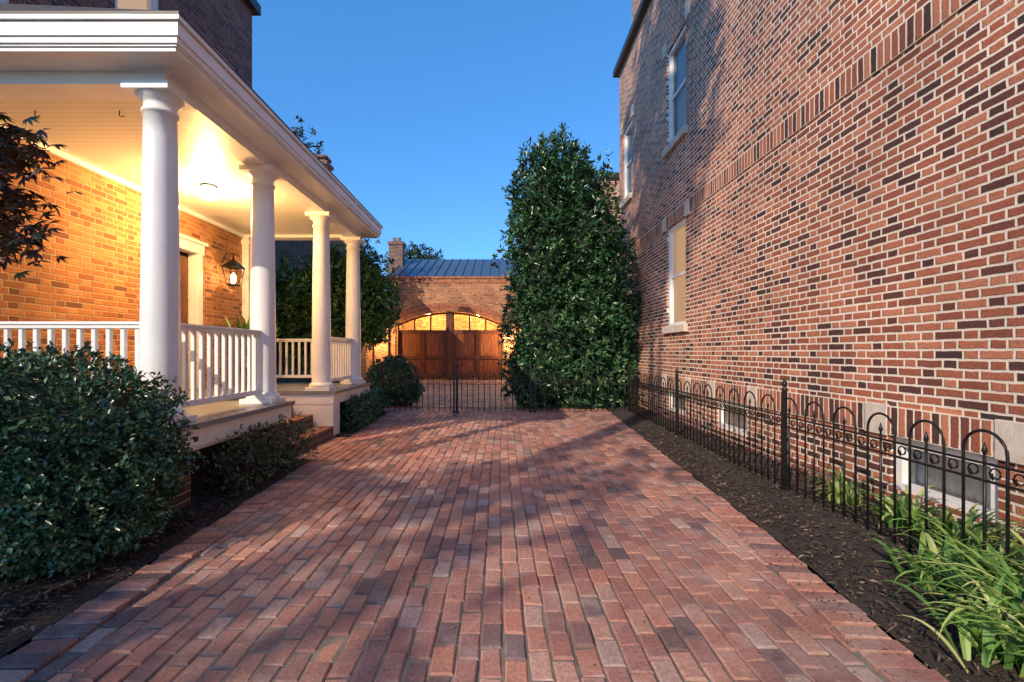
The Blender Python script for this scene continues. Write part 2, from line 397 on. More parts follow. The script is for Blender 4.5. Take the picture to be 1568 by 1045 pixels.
leaf_mesh('edge_litter',P,D,np.array([0,0,1.])+rng.normal(size=(N,3))*.3,rng.uniform(.008,.03,N),rng.uniform(.005,.012,N),m_chip,drv)
N=220; P=np.stack([rng.uniform(-2,1.8,N),rng.uniform(1.5,9,N),np.full(N,.022)],1); D=unit(N); D[:,2]*=.15
leaf_mesh('fallen_leaves',P,D,np.array([0,0,1.])+rng.normal(size=(N,3))*.2,rng.uniform(.012,.03,N),rng.uniform(.006,.014,N),l_aza,drv)

# ---------------------------------------------------------------- window helper (walls on x plane)
def win_x(parent,X,sg,y0,y1,z0,z1,lit,sill=True,name='window',mid=True):
    mb=MB(); f=.075
    def B(d0,d1,a,b,c,d,mi=0): mb.box(X+sg*d0,X+sg*d1,a,b,c,d,mi)
    B(.03,.14,y0,y0+f,z0,z1);B(.03,.14,y1-f,y1,z0,z1);B(.031,.14,y0+f,y1-f,z1-f,z1);B(.031,.14,y0+f,y1-f,z0,z0+f*.8)
    if mid:
        zm=(z0+z1)/2
        B(.06,.115,y0+f,y1-f,zm-.025,zm+.025)
        for a in (y0+f,y1-f-.035): B(.065,.115,a,a+.035,z0+f*.8,zm-.025); B(.055,.105,a,a+.035,zm+.025,z1-f)
    mb.obj(name+'_frame',m_white,parent)
    g=MB(); xx=X+sg*.09; q=[(xx,y0+f,z0+f),(xx,y1-f,z0+f),(xx,y1-f,z1-f),(xx,y0+f,z1-f)]
    if sg>0: q=q[::-1]
    g.quad(*q); g.obj(name+'_glass',m_glass,parent)
    g=MB(); 
    n=28
    for i in range(n):
        a=y0+.01+(y1-y0-.02)*i/n; b=y0+.01+(y1-y0-.02)*(i+1)/n; da=.165+.012*math.sin(i*1.9); db=.165+.012*math.sin((i+1)*1.9)
        g.quad((X+sg*da,a,z0),(X+sg*db,b,z0),(X+sg*db,b,z1),(X+sg*da,a,z1))
    g.obj(name+'_curtain',lit,parent)
    if sill:
        g=MB(); g.box(X-sg*.07,X+sg*.05,y0-.09,y1+.09,z0-.13,z0-.002); o=g.obj(name+'_sill',m_stone,parent); bevel(o,.006)

# ---------------------------------------------------------------- right brick house
RH=empty('brick_house'); XW=3.15
t1=[(8.28,9.22),(11.75,12.55)]
holes=[]
for a,b in t1: holes+= [(a,b,1.75,3.60),(a,b,5.12,6.95)]
bas=[(3.07,3.92,.17,.598),(6.2,7.1,.17,.598),(8.3,9.2,.17,.598)]
holes+=bas
mb=MB(); wall_holes(mb,'x',XW,-4,12.95,-.05,8.7,holes,.3,0)
mb.quad((XW,12.95,-.05),(13,12.95,-.05),(13,12.95,8.7),(XW,12.95,8.7),1); mb.quad((XW,-4,-.05),(13,-4,-.05),(13,-4,8.7),(XW,-4,8.7),1)
mb.quad((13,-4,-.05),(13,12.95,-.05),(13,12.95,8.7),(13,-4,8.7),0)
mb.obj('walls',[m_brR,m_brR_x],RH)
mb=MB(); mb.box(XW-.018,XW+.1,-4,12.94,.600,.835,0); mb.obj('water_table_course',m_sold,RH)
mb=MB(); mb.box(XW-.014,XW+.1,-4,12.94,3.62,3.845,0); mb.obj('belt_course',m_sold2,RH)
mb=MB()
for yc in (2.95,4.05,6.05,7.22,8.15,9.32): mb.box(XW-.026,XW+.05,yc-.12,yc+.12,.590,.845)
for (a,b) in t1:
    for z in (3.60,6.95):
        mb.box(XW-.03,XW+.05,a-.2,a-.02,z-.02,z+.25); mb.box(XW-.03,XW+.05,b+.02,b+.2,z-.02,z+.25)
o=mb.obj('stone_blocks',m_stone,RH); bevel(o,.006)
for a,b in t1:
    win_x(RH,XW,1,a,b,1.75,3.60,m_lit); win_x(RH,XW,1,a,b,5.12,6.95,m_blind)
for a,b,c,d in bas: win_x(RH,XW,1,a,b,c,d,m_white,sill=False,name='basement_window',mid=False)
mb=MB(); mb.box(XW-.14,13.2,-4.2,13.1,8.70,8.86); mb.obj('eave',m_gut,RH)
mb=MB(); mb.box(XW+.05,XW+1.2,11.1,11.9,8.85,12); mb.obj('chimney',m_brR,RH)
mb=MB(); mb.quad((XW-.1,-4.2,8.865),(XW-.1,13.1,8.865),(8,13.1,11),(8,-4.2,11)); mb.quad((13.2,-4.2,8.865),(13.2,13.1,8.865),(8,13.1,11),(8,-4.2,11)); mb.obj('roof',m_shing,RH)

FB=empty('brick_rowhouse')
mb=MB(); mb.box(3.3,12,16,24,-.05,7.0); mb.obj('walls',m_brR_x,FB)
mb=MB(); mb.box(3.2,12.1,15.9,24.1,7.0,7.18); mb.obj('cornice',m_gut,FB)

# ---------------------------------------------------------------- left house
LH=empty('brick_house'); XH=-4.76; YN,YF=3.0,9.22
holes=[(6.62,7.56,.69,2.82),(5.95,6.75,4.5,6.35),(3.9,4.7,4.5,6.35),(8.0,8.7,4.5,6.35)]
mb=MB(); wall_holes(mb,'x',XH,YN,YF,-.05,3.55,holes[:1],-.25,0)
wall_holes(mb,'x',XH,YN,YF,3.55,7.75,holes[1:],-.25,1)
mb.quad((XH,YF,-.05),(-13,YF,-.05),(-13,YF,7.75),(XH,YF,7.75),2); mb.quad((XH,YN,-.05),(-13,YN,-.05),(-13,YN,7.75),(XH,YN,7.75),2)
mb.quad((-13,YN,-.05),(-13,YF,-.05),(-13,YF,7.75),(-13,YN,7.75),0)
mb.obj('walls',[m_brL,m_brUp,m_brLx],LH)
for a,b,c,d in holes[1:]: win_x(LH,XH,-1,a,b,c,d,m_lit if a>5 and a<6.5 else m_blind)
mb=MB(); mb.box(-13.2,XH+.12,YN-.1,YF+.1,7.75,7.93); mb.obj('eave',m_gut,LH)
mb=MB(); mb.quad((XH+.1,YN,7.94),(XH+.1,YF,7.94),(-8.8,YF,9.5),(-8.8,YN,9.5)); mb.quad((-13.2,YN,7.94),(-13.2,YF,7.94),(-8.8,YF,9.5),(-8.8,YN,9.5)); mb.obj('roof',m_shing,LH)
mb=MB(); mb.box(XH-.16,XH-.11,6.70,7.48,.69,2.74); 
for z0,z1 in ((.85,1.45),(1.6,2.6)):
    for y0,y1 in ((6.8,7.05),(7.13,7.38)): mb.box(XH-.115,XH-.095,y0,y1,z0,z1)
mb.obj('door_leaf',m_woodf,LH)
mb=MB(); mb.box(XH-.12,XH+.035,6.53,6.66,.69,2.80);mb.box(XH-.12,XH+.035,7.52,7.65,.69,2.80);mb.box(XH-.12,XH+.045,6.5,7.68,2.80,2.95); mb.box(XH-.1,XH+.08,6.46,7.72,2.95,3.0)
o=mb.obj('door_frame',m_white,LH); bevel(o,.006)

# ---------------------------------------------------------------- porch
PO=empty('covered_porch'); XC=-2.76; FZ=.69; BZ=3.37
cols=[3.91,5.59,7.40,8.98]
for cy in cols:
    mb=MB(); h=BZ-FZ
    mb.box(XC-.18,XC+.18,cy-.18,cy+.18,FZ,FZ+.05)
    prof=[(FZ+.05,.17),(FZ+.065,.178),(FZ+.085,.178),(FZ+.10,.168),(FZ+.105,.152),(FZ+.12,.145)]
    for i in range(13):
        u=i/12; prof.append((FZ+.13+(h-.33)*u,.139-.024*(u**1.7)))
    z=FZ+.13+h-.33
    prof+=[(z+.004,.128),(z+.018,.131),(z+.032,.128),(z+.036,.115),(z+.09,.115),(z+.095,.125),(z+.11,.135),(z+.125,.155),(z+.14,.165),(z+.145,.165)]
    mb.lathe(XC,cy,prof); mb.box(XC-.18,XC+.18,cy-.18,cy+.18,z+.143,BZ-.001)
    mb.obj('column',m_white,PO)
mb=MB()
for cy in (cols[0],cols[3]):
    mb.box(XH,XH+.12,cy-.12,cy+.12,FZ,BZ-.001); mb.box(XH,XH+.15,cy-.15,cy+.15,BZ-.12,BZ-.05); mb.box(XH,XH+.15,cy-.15,cy+.15,FZ,FZ+.12)
mb.obj('pilasters',m_white,PO)
mb=MB()
mb.box(XC-.12,XC+.12,3.79,9.1,BZ,BZ+.25); mb.box(XH,XC-.12,3.79,4.03,BZ,BZ+.25); mb.box(XH,XC-.12,8.86,9.1,BZ,BZ+.25)
mb.box(XC-.13,XC+.14,3.77,9.12,BZ+.09,BZ+.135)
def ring(e,z0,z1):
    mb.box(XC+.1,XC+.12+e,3.79-e,9.1+e,z0,z1); mb.box(XH+.002,XC+.1,3.79-e,3.85,z0,z1); mb.box(XH+.002,XC+.1,9.05,9.1+e,z0,z1)
ring(.27,3.50,3.515); ring(.255,3.47,3.50)
ring(.285,3.515,3.56); ring(.30,3.56,3.655); ring(.275,3.655,3.665); ring(.32,3.665,3.70)
mb.obj('beam_and_cornice',m_white,PO)
mb=MB(); mb.box(XC+.1,XC+.445,3.465,9.425,3.70,3.715); mb.box(XH+.002,XC+.1,3.465,9.425,3.701,3.714); mb.obj('drip_edge',m_gut,PO)
mb=MB(); mb.quad((XC+.44,3.47,3.716),(XC+.44,9.42,3.716),(XH,8.8,4.25),(XH,4.1,4.25)); mb.add([(XC+.44,3.47,3.716),(XH,3.47,3.716),(XH,4.1,4.25)],[(0,1,2)]); mb.add([(XC+.44,9.42,3.716),(XH,9.42,3.716),(XH,8.8,4.25)],[(0,1,2)]); mb.obj('porch_roof',m_shing,PO)
mb=MB(); mb.box(XH+.001,XC-.119,4.031,8.859,3.42,3.44); mb.obj('ceiling',m_ceil,PO)
mb=MB(); mb.box(XH+.002,XH+.05,4.04,8.85,3.36,3.42); mb.obj('ceiling_trim',m_white,PO)
mb=MB()
for X in (-4.15,-3.4): mb.tube([(X,4.3,3.43),(X,4.3,3.40)]+[(X+.02-.02*math.cos(a),4.3,3.38-.02*math.sin(a)-.0) for a in (0,.8,1.6,2.4,3.1)],.005,6)
mb.obj('ceiling_hooks',m_iron,PO)
XE=-2.48
def slab(a,b,x1):
    mb.box(XH,x1,a,b,FZ-.045,FZ-.002)
mb=MB(); slab(3.62,5.80,XE); slab(5.801,7.19,-3.38); slab(7.191,9.22,XE); mb.obj('floor_boards',m_floor,PO)
mb=MB()
mb.box(XH,XE-.03,3.65,5.77,FZ-.2,FZ-.046); mb.box(XH,XE-.06,3.68,5.74,FZ-.235,FZ-.2)
mb.box(XH,XE-.03,7.21,9.19,FZ-.2,FZ-.046); mb.box(-3.4,XE-.035,7.215,7.26,-.02,FZ-.2); mb.box(XE-.04,XE-.035+.002,7.26,7.5,0,FZ-.2)
o=mb.obj('porch_skirt',m_white,PO)
mb=MB(); mb.box(XH,XE-.22,3.85,5.6,0,FZ-.235); mb.box(XH,XE-.22,7.5,9.1,0,FZ-.2); mb.obj('crawlspace_shade',m_dark,PO)  # near-black block painted as the shade under the porch floor
mb=MB(); mb.box(XE-.3,XE-.08,3.70,3.98,-.03,FZ-.236); mb.box(XE-.3,XE-.08,5.45,5.72,-.03,FZ-.236); mb.box(XE-.34,XE-.08,8.8,9.1,-.03,FZ-.201);mb.obj('brick_piers',m_brLx,PO)
mb=MB()
for i,(a,b) in enumerate(((-2.50,-2.80),(-2.80,-3.10),(-3.10,-3.38))):
    mb.box(b,a,5.81,7.18,-.03,.172*(i+1),0,.008)
mb.obj('brick_steps',m_step,PO)
def rail(p,q,skip=.2):
    (x0,ya),(x1,yb)=p,q; L=math.hypot(x1-x0,yb-ya)
    mb=MB(); alongy=abs(yb-ya)>abs(x1-x0)
    def B(a,b,w,z0,z1):
        if alongy: mb.box(x0-w,x0+w,ya+a,ya+b,z0,z1)
        else: mb.box(x0+a,x0+b,ya-w,ya+w,z0,z1)
    B(skip,L-skip,.032,1.46,1.49); B(skip,L-skip,.045,1.49,1.515); B(skip,L-skip,.022,.79,.845)
    n=int((L-2*skip)/.112)
    for i in range(n):
        c=skip+(i+.5)*(L-2*skip)/n; B(c-.018,c+.018,.018,.845,1.46)
    o=mb.obj('railing',m_white,PO); bevel(o,.004,1)
rail((XC,cols[0]),(XC,cols[1]),.12); rail((XC,cols[2]),(XC,cols[3]),.12)
rail((XH,cols[0]),(XC,cols[0]),.12); rail((XH,cols[3]),(XC,cols[3]),.12)
mb=MB(); mb.lathe(-3.78,6.24,[(3.42,.10),(3.405,.10),(3.40,.07)],24,1); mb.lathe(-3.78,6.24,[(3.40,.07),(3.36,.12),(3.31,.13),(3.26,.10),(3.235,.04),(3.23,.001)],24,0)
mb.obj('ceiling_lamp',[m_bulb,m_iron])
def pt(name,loc,W,col,r,par=None):
    l=bpy.data.lights.new(name,'POINT'); l.energy=W; l.color=col; l.shadow_soft_size=r
    o=bpy.data.objects.new(name,l); o.location=loc; scene.collection.objects.link(o)
    if par: o.parent=par
pt('porch_lamp_light',(-3.78,6.24,3.10),235,(1,.56,.19),.10)
def lantern(X,Y,Z,s=1,facing='x',nm='wall_lantern'):
    mb=MB(); e=empty(nm)
    w=.085*s
    def R(ww,z): return [(X-ww,Y-ww,z),(X+ww,Y-ww,z),(X+ww,Y+ww,z),(X-ww,Y+ww,z)]
    zb,zt=Z-.13*s,Z+.1*s
    bot=R(w*.7,zb); top=R(w*1.15,zt)
    for a,b in zip(bot,top): mb.tube([a,b],.007*s,4)
    for q in (bot,top):
        for i in range(4): mb.tube([q[i],q[(i+1)%4]],.008*s,4)
    mb.box(X-w*.7,X+w*.7,Y-w*.7,Y+w*.7,zb-.02*s,zb-.001)
    mb.add(R(w*1.3,zt)+[(X,Y,zt+.13*s)],[(0,1,4),(1,2,4),(2,3,4),(3,0,4)])
    mb.tube([(X,Y,zt+.12*s),(X,Y,zt+.19*s)],.012*s,6)
    if facing=='x': mb.tube([(X,Y,zt+.17*s),(X-.1*s,Y,zt+.2*s),(X-.17*s,Y,zt+.05*s)],.009,6); mb.box(X-.19*s,X-.165*s,Y-.05*s,Y+.05*s,Z-.1*s,Z+.16*s)
    else: mb.tube([(X,Y,zt+.17*s),(X,Y+.1*s,zt+.2*s),(X,Y+.17*s,zt+.05*s)],.009,6); mb.box(X-.05*s,X+.05*s,Y+.165*s,Y+.19*s,Z-.1*s,Z+.16*s)
    mb.obj('frame',m_iron,e)
    mb=MB(); mb.lathe(X,Y,[(zb,.025*s),(zb+.07*s,.03*s),(zb+.12*s,.035*s),(zb+.16*s,.001)],10); mb.obj('flame',m_flame,e)
    return e
lantern(XH+.2,8.22,2.58,1.25)
pt('wall_lantern_light',(XH+.32,8.22,2.5),18,(1,.6,.25),.04)
PP=empty('potted_plant'); mb=MB(); mb.lathe(-4.35,8.35,[(FZ,.1),(FZ+.28,.15),(FZ+.3,.16),(FZ+.32,.16),(FZ+.32,.13),(FZ+.29,.12)],20); mb.obj('pot',m_iron,PP)
n=110; a=rng.uniform(0,6.28,n); D=np.stack([np.cos(a)*.5,np.sin(a)*.5,rng.uniform(.6,1.4,n)],1)
leaf_mesh('leaves',np.tile([-4.3,8.35,FZ+.35],(n,1))+rng.normal(size=(n,3))*.1+D*.35,D,unit(n),rng.uniform(.2,.4,n),.07,l_tree,PP)

# ---------------------------------------------------------------- carriage house
GH=empty('carriage_house'); YG=21.9; gx0,gx1=-5.1,4.0; dx0,dx1=-4.82,.09; cxm=(dx0+dx1)/2; hw=(dx1-dx0)/2
zs_,zc=2.52,3.12; rise=zc-zs_; Rr=(hw*hw+rise*rise)/(2*rise); cz=zc-Rr
arch=lambda x:cz+math.sqrt(max(0,Rr*Rr-(x-cxm)**2))
mb=MB(); top=4.6
mb.quad((gx0,YG,-.05),(dx0,YG,-.05),(dx0,YG,top),(gx0,YG,top)); mb.quad((dx1,YG,-.05),(gx1,YG,-.05),(gx1,YG,top),(dx1,YG,top))
ns=40
for i in range(ns):
    a=dx0+(dx1-dx0)*i/ns; b=dx0+(dx1-dx0)*(i+1)/ns
    mb.quad((a,YG,arch(a)),(b,YG,arch(b)),(b,YG,top),(a,YG,top)); mb.quad((a,YG,arch(a)),(b,YG,arch(b)),(b,YG+.4,arch(b)),(a,YG+.4,arch(a)))
mb.quad((dx0,YG,-.05),(dx0,YG+.4,-.05),(dx0,YG+.4,zs_),(dx0,YG,zs_)); mb.quad((dx1,YG,-.05),(dx1,YG+.4,-.05),(dx1,YG+.4,zs_),(dx1,YG,zs_))
mb.quad((gx0,YG,-.05),(gx0,29,-.05),(gx0,29,top),(gx0,YG,top),1); mb.quad((gx1,YG,-.05),(gx1,29,-.05),(gx1,29,top),(gx1,YG,top),1)
mb.quad((gx0,YG+3.2,-.05),(gx1,YG+3.2,-.05),(gx1,YG+3.2,top),(gx0,YG+3.2,top),0)
mb.add([(gx0,YG,top),(gx0,29,top),(gx0,26.5,6.3)],[(0,1,2)],1)
mb.obj('walls',[m_brG,m_brGy],GH)
mb=MB(); mb.box(gx0+.01,gx1-.01,YG+.41,YG+3.19,3.55,3.6); 
for k in range(7): mb.box(gx0+.5+k*1.2,gx0+.62+k*1.2,YG+.45,YG+3.18,3.38,3.549)
mb.obj('garage_ceiling',m_white,GH)
for X in (cxm-1.25,cxm+1.25):
    pt('garage_room_light',(X,YG+1.9,2.95),360,(1,.60,.19),.1,GH)
mb=MB()
for X in (cxm-1.25,cxm+1.25): mb.lathe(X,YG+1.9,[(3.37,.02),(3.3,.03),(3.27,.09),(3.18,.13),(3.08,.10),(3.05,.001)],16)
mb.obj('garage_room_lamps',m_bulb,GH)
mb=MB(); mb.box(gx0-.03,gx1,YG-.05,YG+.2,top,top+.09); mb.box(gx0,gx1,YG-.025,YG-.001,top-.2,top-.13); mb.obj('coping',m_vous,GH)
mb=MB(); th0=math.asin(hw/Rr); nv=60
for ringi in range(2):
    for i in range(nv):
        a0=-th0+2*th0*(i+.09)/nv; a1=-th0+2*th0*(i+.91)/nv; r0=Rr+.01+ringi*.2; r1=r0+.18
        p=[(cxm+r*math.sin(a),cz+r*math.cos(a)) for r,a in ((r0,a0),(r0,a1),(r1,a1),(r1,a0))]
        mb.add([(x,YG-.03,z) for x,z in p]+[(x,YG+.02,z) for x,z in p],[(0,1,2,3),(0,1,5,4),(1,2,6,5),(2,3,7,6),(3,0,4,7)],0)
mb.obj('arch_bricks',m_vous,GH)
yd=YG+.28
mb=MB()
for (a,b) in ((dx0+.06,cxm-.12),(cxm+.12,dx1-.06)):
    zb=2.28
    mb.box(a,b,yd,yd+.06,.03,zb,0)
    fr=.16; m_=(a+b)/2
    for x in (a,m_-fr/2,b-fr): mb.box(x,x+fr,yd-.04,yd,.03,zb,1)
    for z0,z1 in ((.03,.28),(.95,1.1),(zb-.16,zb)): mb.box(a+fr,m_-fr/2,yd-.04,yd,z0,z1,1); mb.box(m_+fr/2,b-fr,yd-.04,yd,z0,z1,1)
    n=12
    for i in range(n):
        x0=a+(b-a)*i/n; x1=a+(b-a)*(i+1)/n
        z0,z1=arch(x0)-.02,arch(x1)-.02
        mb.add([(x0,yd-.03,z0-.09),(x1,yd-.03,z1-.09),(x1,yd-.03,z1),(x0,yd-.03,z0),(x0,yd+.05,z0-.09),(x1,yd+.05,z1-.09)],[(0,1,2,3),(0,1,5,4)],1)
    for k in range(0,4):
        x=a+(b-a-.07)*k/3; mb.box(x,x+.07,yd-.032,yd+.04,zb,arch(x+.035)-.1,1)
mb.box(cxm-.12,cxm+.12,yd-.1,yd+.1,-.03,arch(cxm)-.01,1)
mb.obj('doors',[m_wood,m_woodf],GH)
mb=MB(); mb.quad((gx0-.1,YG+.15,top+.095),(gx1+.1,YG+.15,top+.095),(gx1+.1,26.5,6.35),(gx0-.1,26.5,6.35))
mb.quad((gx0-.1,29.1,top),(gx1+.1,29.1,top),(gx1+.1,26.5,6.35),(gx0-.1,26.5,6.35))
x=gx0-.1
while x<gx1+.1:
    mb.add([(x-.012,YG+.15,top+.095),(x+.012,YG+.15,top+.095),(x+.012,26.5,6.35),(x-.012,26.5,6.35),(x-.012,YG+.15,top+.15),(x+.012,YG+.15,top+.15),(x+.012,26.5,6.405),(x-.012,26.5,6.405)],[(4,5,6,7),(0,4,7,3),(1,5,6,2),(0,1,5,4)]); x+=.42
mb.obj('metal_roof',m_metal,GH)
mb=MB(); mb.box(-5.75,-5.05,24.6,25.2,0,6.75); mb.box(-5.8,-5.0,24.55,25.25,6.75,6.9); mb.box(-5.6,-5.45,24.8,25,6.9,7.15); mb.box(-5.35,-5.2,24.8,25,6.9,7.15); mb.obj('chimney',m_brLx,GH)
GW=MB(); GW.box(-11,gx0-.01,YG+.1,YG+.4,-.05,2.6); GW.box(-11,gx0-.011,YG+.05,YG+.45,2.6,2.68); GW.box(gx0-.62,gx0-.02,YG-.15,YG+.099,-.05,2.75);GW.box(gx0-.66,gx0+.02,YG-.19,YG+.14,2.75,2.83); GW.obj('brick_garden_wall',m_brG)
for X,Y in ((gx0-.32,YG-.4),(dx1+.2,YG-.25)):
    lantern(X,Y,2.0,1.4,'y'); pt('sconce_light',(X,Y-.2,1.85),210,(1,.58,.22),.06)

RB=empty('rear_brick_house'); mb=MB(); mb.box(-13,-5.6,15,20,-.05,5.6); mb.obj('walls',m_brLx,RB)
mb=MB(); mb.box(-5.95,-5.45+.0,15.0,15.5,5.6,7.1); mb.box(-6.0,-5.4,14.95,15.55,7.1,7.2); mb.box(-5.9,-5.5,15.05,15.45,7.2,7.32); mb.box(-5.95,-5.45,15.0,15.5,7.32,7.4); mb.obj('chimney',m_brLx,RB)

# ---------------------------------------------------------------- iron fence
def fence(name,p0,p1,posts,gates=False,H=.86):
    e=empty(name); p0=Vector(p0);p1=Vector(p1); d=(p1-p0); L=d.length; d.normalize()
    Pt=lambda s,z: (p0.x+d.x*s,p0.y+d.y*s,z)
    mb=MB(); r=.008
    for z in (.10,.60,.69): mb.tube([Pt(0,z),Pt(L,z)],r*1.15,4)
    s=.06; k=0; sp=.118
    while s<L-.03:
        ph=k%3
        if ph==0 and s+2*sp<L:
            R=sp; pts=[Pt(s,.03),Pt(s,H-R)]
            for i in range(1,12):
                a=math.pi*i/12; pts.append(Pt(s+R-R*math.cos(a),H-R+R*math.sin(a)))
            pts+=[Pt(s+2*R,H-R),Pt(s+2*R,.03)]
            mb.tube(pts,r,6)
        if ph==1: mb.tube([Pt(s,.03),Pt(s,.73)],r,6); mb.tube([Pt(s,.73),Pt(s,.755),Pt(s,.80)],[.004,.014,.001],6)
        c=s+sp/2
        if c<L:
            mb.tube([Pt(c+.034*math.cos(a)*(1-.035*i),.645+.034*math.sin(a)*(1-.035*i)) for i,a in enumerate([j*math.pi/5-1.2 for j in range(13)])],.0048,4)
        s+=sp; k+=1
    mb.obj('pickets_and_rails',m_iron,e)
    mb=MB()
    for s in posts:
        x,y,_=Pt(s,0); mb.box(x-.017,x+.017,y-.017,y+.017,-.03,.93)
        mb.lathe(x,y,[(.93,.024),(.945,.026),(.95,.012),(.965,.022),(.985,.028),(1.0,.02),(1.02,.006),(1.04,.001)],12)
        mb.box(x-.03,x+.03,y-.03,y+.03,-.03,.05)
    mb.obj('posts',m_iron,e); return e
fence('iron_fence',(2.44,-1.9,0),(2.66,10.15,0),[.55,3.4,6.27,9.1,12.0])
fence('iron_gate',(-2.55,10.15,0),(.62,10.12,0),[.05,1.55,1.62,3.15])
fence('iron_fence',(.64,10.12,0),(2.64,10.15,0),[.05])

# ---------------------------------------------------------------- plants
HD=empty('tall_laurel_hedge')
lob=[(1.05,11.3,1.6,.95,.9,1.9),(1.0,11.3,3.3,.92,.85,1.9),(.95,11.3,4.6,.70,.65,1.45),(1.5,11.4,4.8,.72,.65,1.45),(1.85,11.3,4.0,.85,.8,1.7),(1.95,11.3,1.8,.95,.9,2.0),(2.35,11.3,2.6,.75,.8,1.7),(2.55,11.3,1.3,.55,.7,1.4),(1.0,11.2,.7,.85,.8,.9),(2.0,11.2,.7,.9,.8,.9)]
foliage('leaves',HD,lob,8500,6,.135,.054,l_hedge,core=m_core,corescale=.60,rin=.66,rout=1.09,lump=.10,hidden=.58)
C=[]
for (x,z0,z1) in ((.72,5.6,6.1),(.95,5.7,6.4),(1.22,5.6,6.25),(1.45,5.8,6.5),(1.7,5.7,6.2),(1.95,5.3,6.0),(2.2,4.9,5.5),(.5,5.1,5.65),(2.5,4.0,4.5),(.3,4.5,5.0),(.2,3.6,4.1)):
    for i in range(34):
        u=i/34; C.append((x+random.gauss(0,.08)*(1-u*.7),11.25+random.gauss(0,.1)*(1-u*.7),z0-.25+(z1-z0+.2)*u))
C=np.repeat(np.array(C),3,0); n=len(C)
leaf_mesh('spire_leaves',C,rng.normal(size=(n,3))*.6+[0,0,.8],unit(n),rng.uniform(.09,.15,n),.045,l_hedge,HD)
mb=MB(); 
for x,y in ((1.0,11.3),(1.9,11.35)): mb.tube([(x,y,-.05),(x+.05,y,2),(x,y,4.8)],[.09,.06,.02],8)
mb.obj('trunks',m_bark,HD)

FBu=empty('rounded_holly_bush')
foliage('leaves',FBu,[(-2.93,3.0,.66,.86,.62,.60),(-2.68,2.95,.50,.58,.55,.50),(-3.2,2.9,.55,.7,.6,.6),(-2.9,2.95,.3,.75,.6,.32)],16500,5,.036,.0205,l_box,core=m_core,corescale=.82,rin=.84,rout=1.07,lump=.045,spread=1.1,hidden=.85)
b=empty('rounded_boxwood_bush')
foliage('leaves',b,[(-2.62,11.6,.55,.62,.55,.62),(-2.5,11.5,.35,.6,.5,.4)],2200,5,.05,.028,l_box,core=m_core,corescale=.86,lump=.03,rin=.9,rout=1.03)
for (x,y,s) in ((-2.36,4.35,.26),(-2.4,4.8,.29),(-2.34,5.3,.32)):
    e=empty('azalea_shrub')
    foliage('leaves',e,[(x,y,.22,s*.85,s*1.1,.25),(x-.03,y+.1,.36,s*.7,s*.8,.2)],230,5,.045,.018,l_aza,rin=.45,rout=1.15,lump=.15,hidden=.1)
    mb=MB()
    for i in range(30):
        a=random.uniform(0,6.28); q=random.uniform(.4,1)*s
        mb.tube([(x,y,0),(x+math.cos(a)*q*.5,y+math.sin(a)*q*.5,.2),(x+math.cos(a)*q,y+math.sin(a)*q,random.uniform(.3,.5))],[.006,.004,.002],4)
    mb.obj('twigs',m_bark,e)
for (x,y) in ((-2.45,8.0),(-2.5,8.8),(-2.55,9.6)):
    e=empty('boxwood_shrub'); foliage('leaves',e,[(x,y,.25,.26,.4,.28)],520,5,.04,.022,l_box,core=m_core,corescale=.7,lump=.08)
def tree(name,x,y,h,lobes,ncl,k,L,W,mat,core=None,cs=.6,tr=.12,rin=.5,rout=1.08):
    e=empty(name); mb=MB(); mb.tube([(x,y,-.05),(x+.05,y,h*.3),(x,y+.05,h*.6),(x+.03,y,h*.9)],[tr,tr*.75,tr*.5,tr*.12],9)
    for l in lobes: mb.tube([(x,y,h*.25),((x+l[0])/2,(y+l[1])/2,(h*.35+l[2])/2),(l[0],l[1],l[2])],[tr*.5,tr*.3,tr*.1],6)
    mb.obj('trunk_and_limbs',m_bark,e)
    foliage('crown',e,lobes,ncl,k,L,W,mat,core=core,corescale=cs,rin=rin,rout=rout,lump=.12,hidden=.4)
    return e
tree('magnolia_tree',-4.4,12.6,3.6,[(-4.8,12.6,2.8,.9,.8,.85),(-4.0,12.4,3.0,.85,.8,.95),(-3.25,12.5,2.55,.6,.6,.85),(-5.6,12.8,2.6,.8,.8,.9),(-4.3,12.5,2.0,1.0,.8,.7),(-3.4,12.4,1.9,.45,.5,.4),(-5.5,12.8,1.5,.9,.7,.7)],3200,6,.14,.066,l_tree,core=m_core,cs=.5)
tree('holly_tree',-4.4,14.5,4.0,[(-4.2,14.5,3.3,.8,.7,1.2),(-4.3,14.6,2.3,.8,.7,1.0),(-5.2,14.8,3.0,1,.8,1.2)],1400,6,.12,.055,l_hedge,core=m_core,cs=.65)
tree('background_tree',-7.5,18,8.9,[(-7.6,18,8.5,.8,.9,1.2),(-6.9,18,6.9,.9,.9,1.0),(-8.3,18,6.8,1.2,1,1.2)],1000,5,.16,.07,l_dark,rin=.3)
tree('background_tree',-6.0,38,8.6,[(-6.8,38,8.7,1.2,1,1.1),(-5.6,38,8.3,1.1,1,1.0),(-8,38,7.9,1.5,1,1.5)],900,5,.24,.09,l_dark,rin=.3)
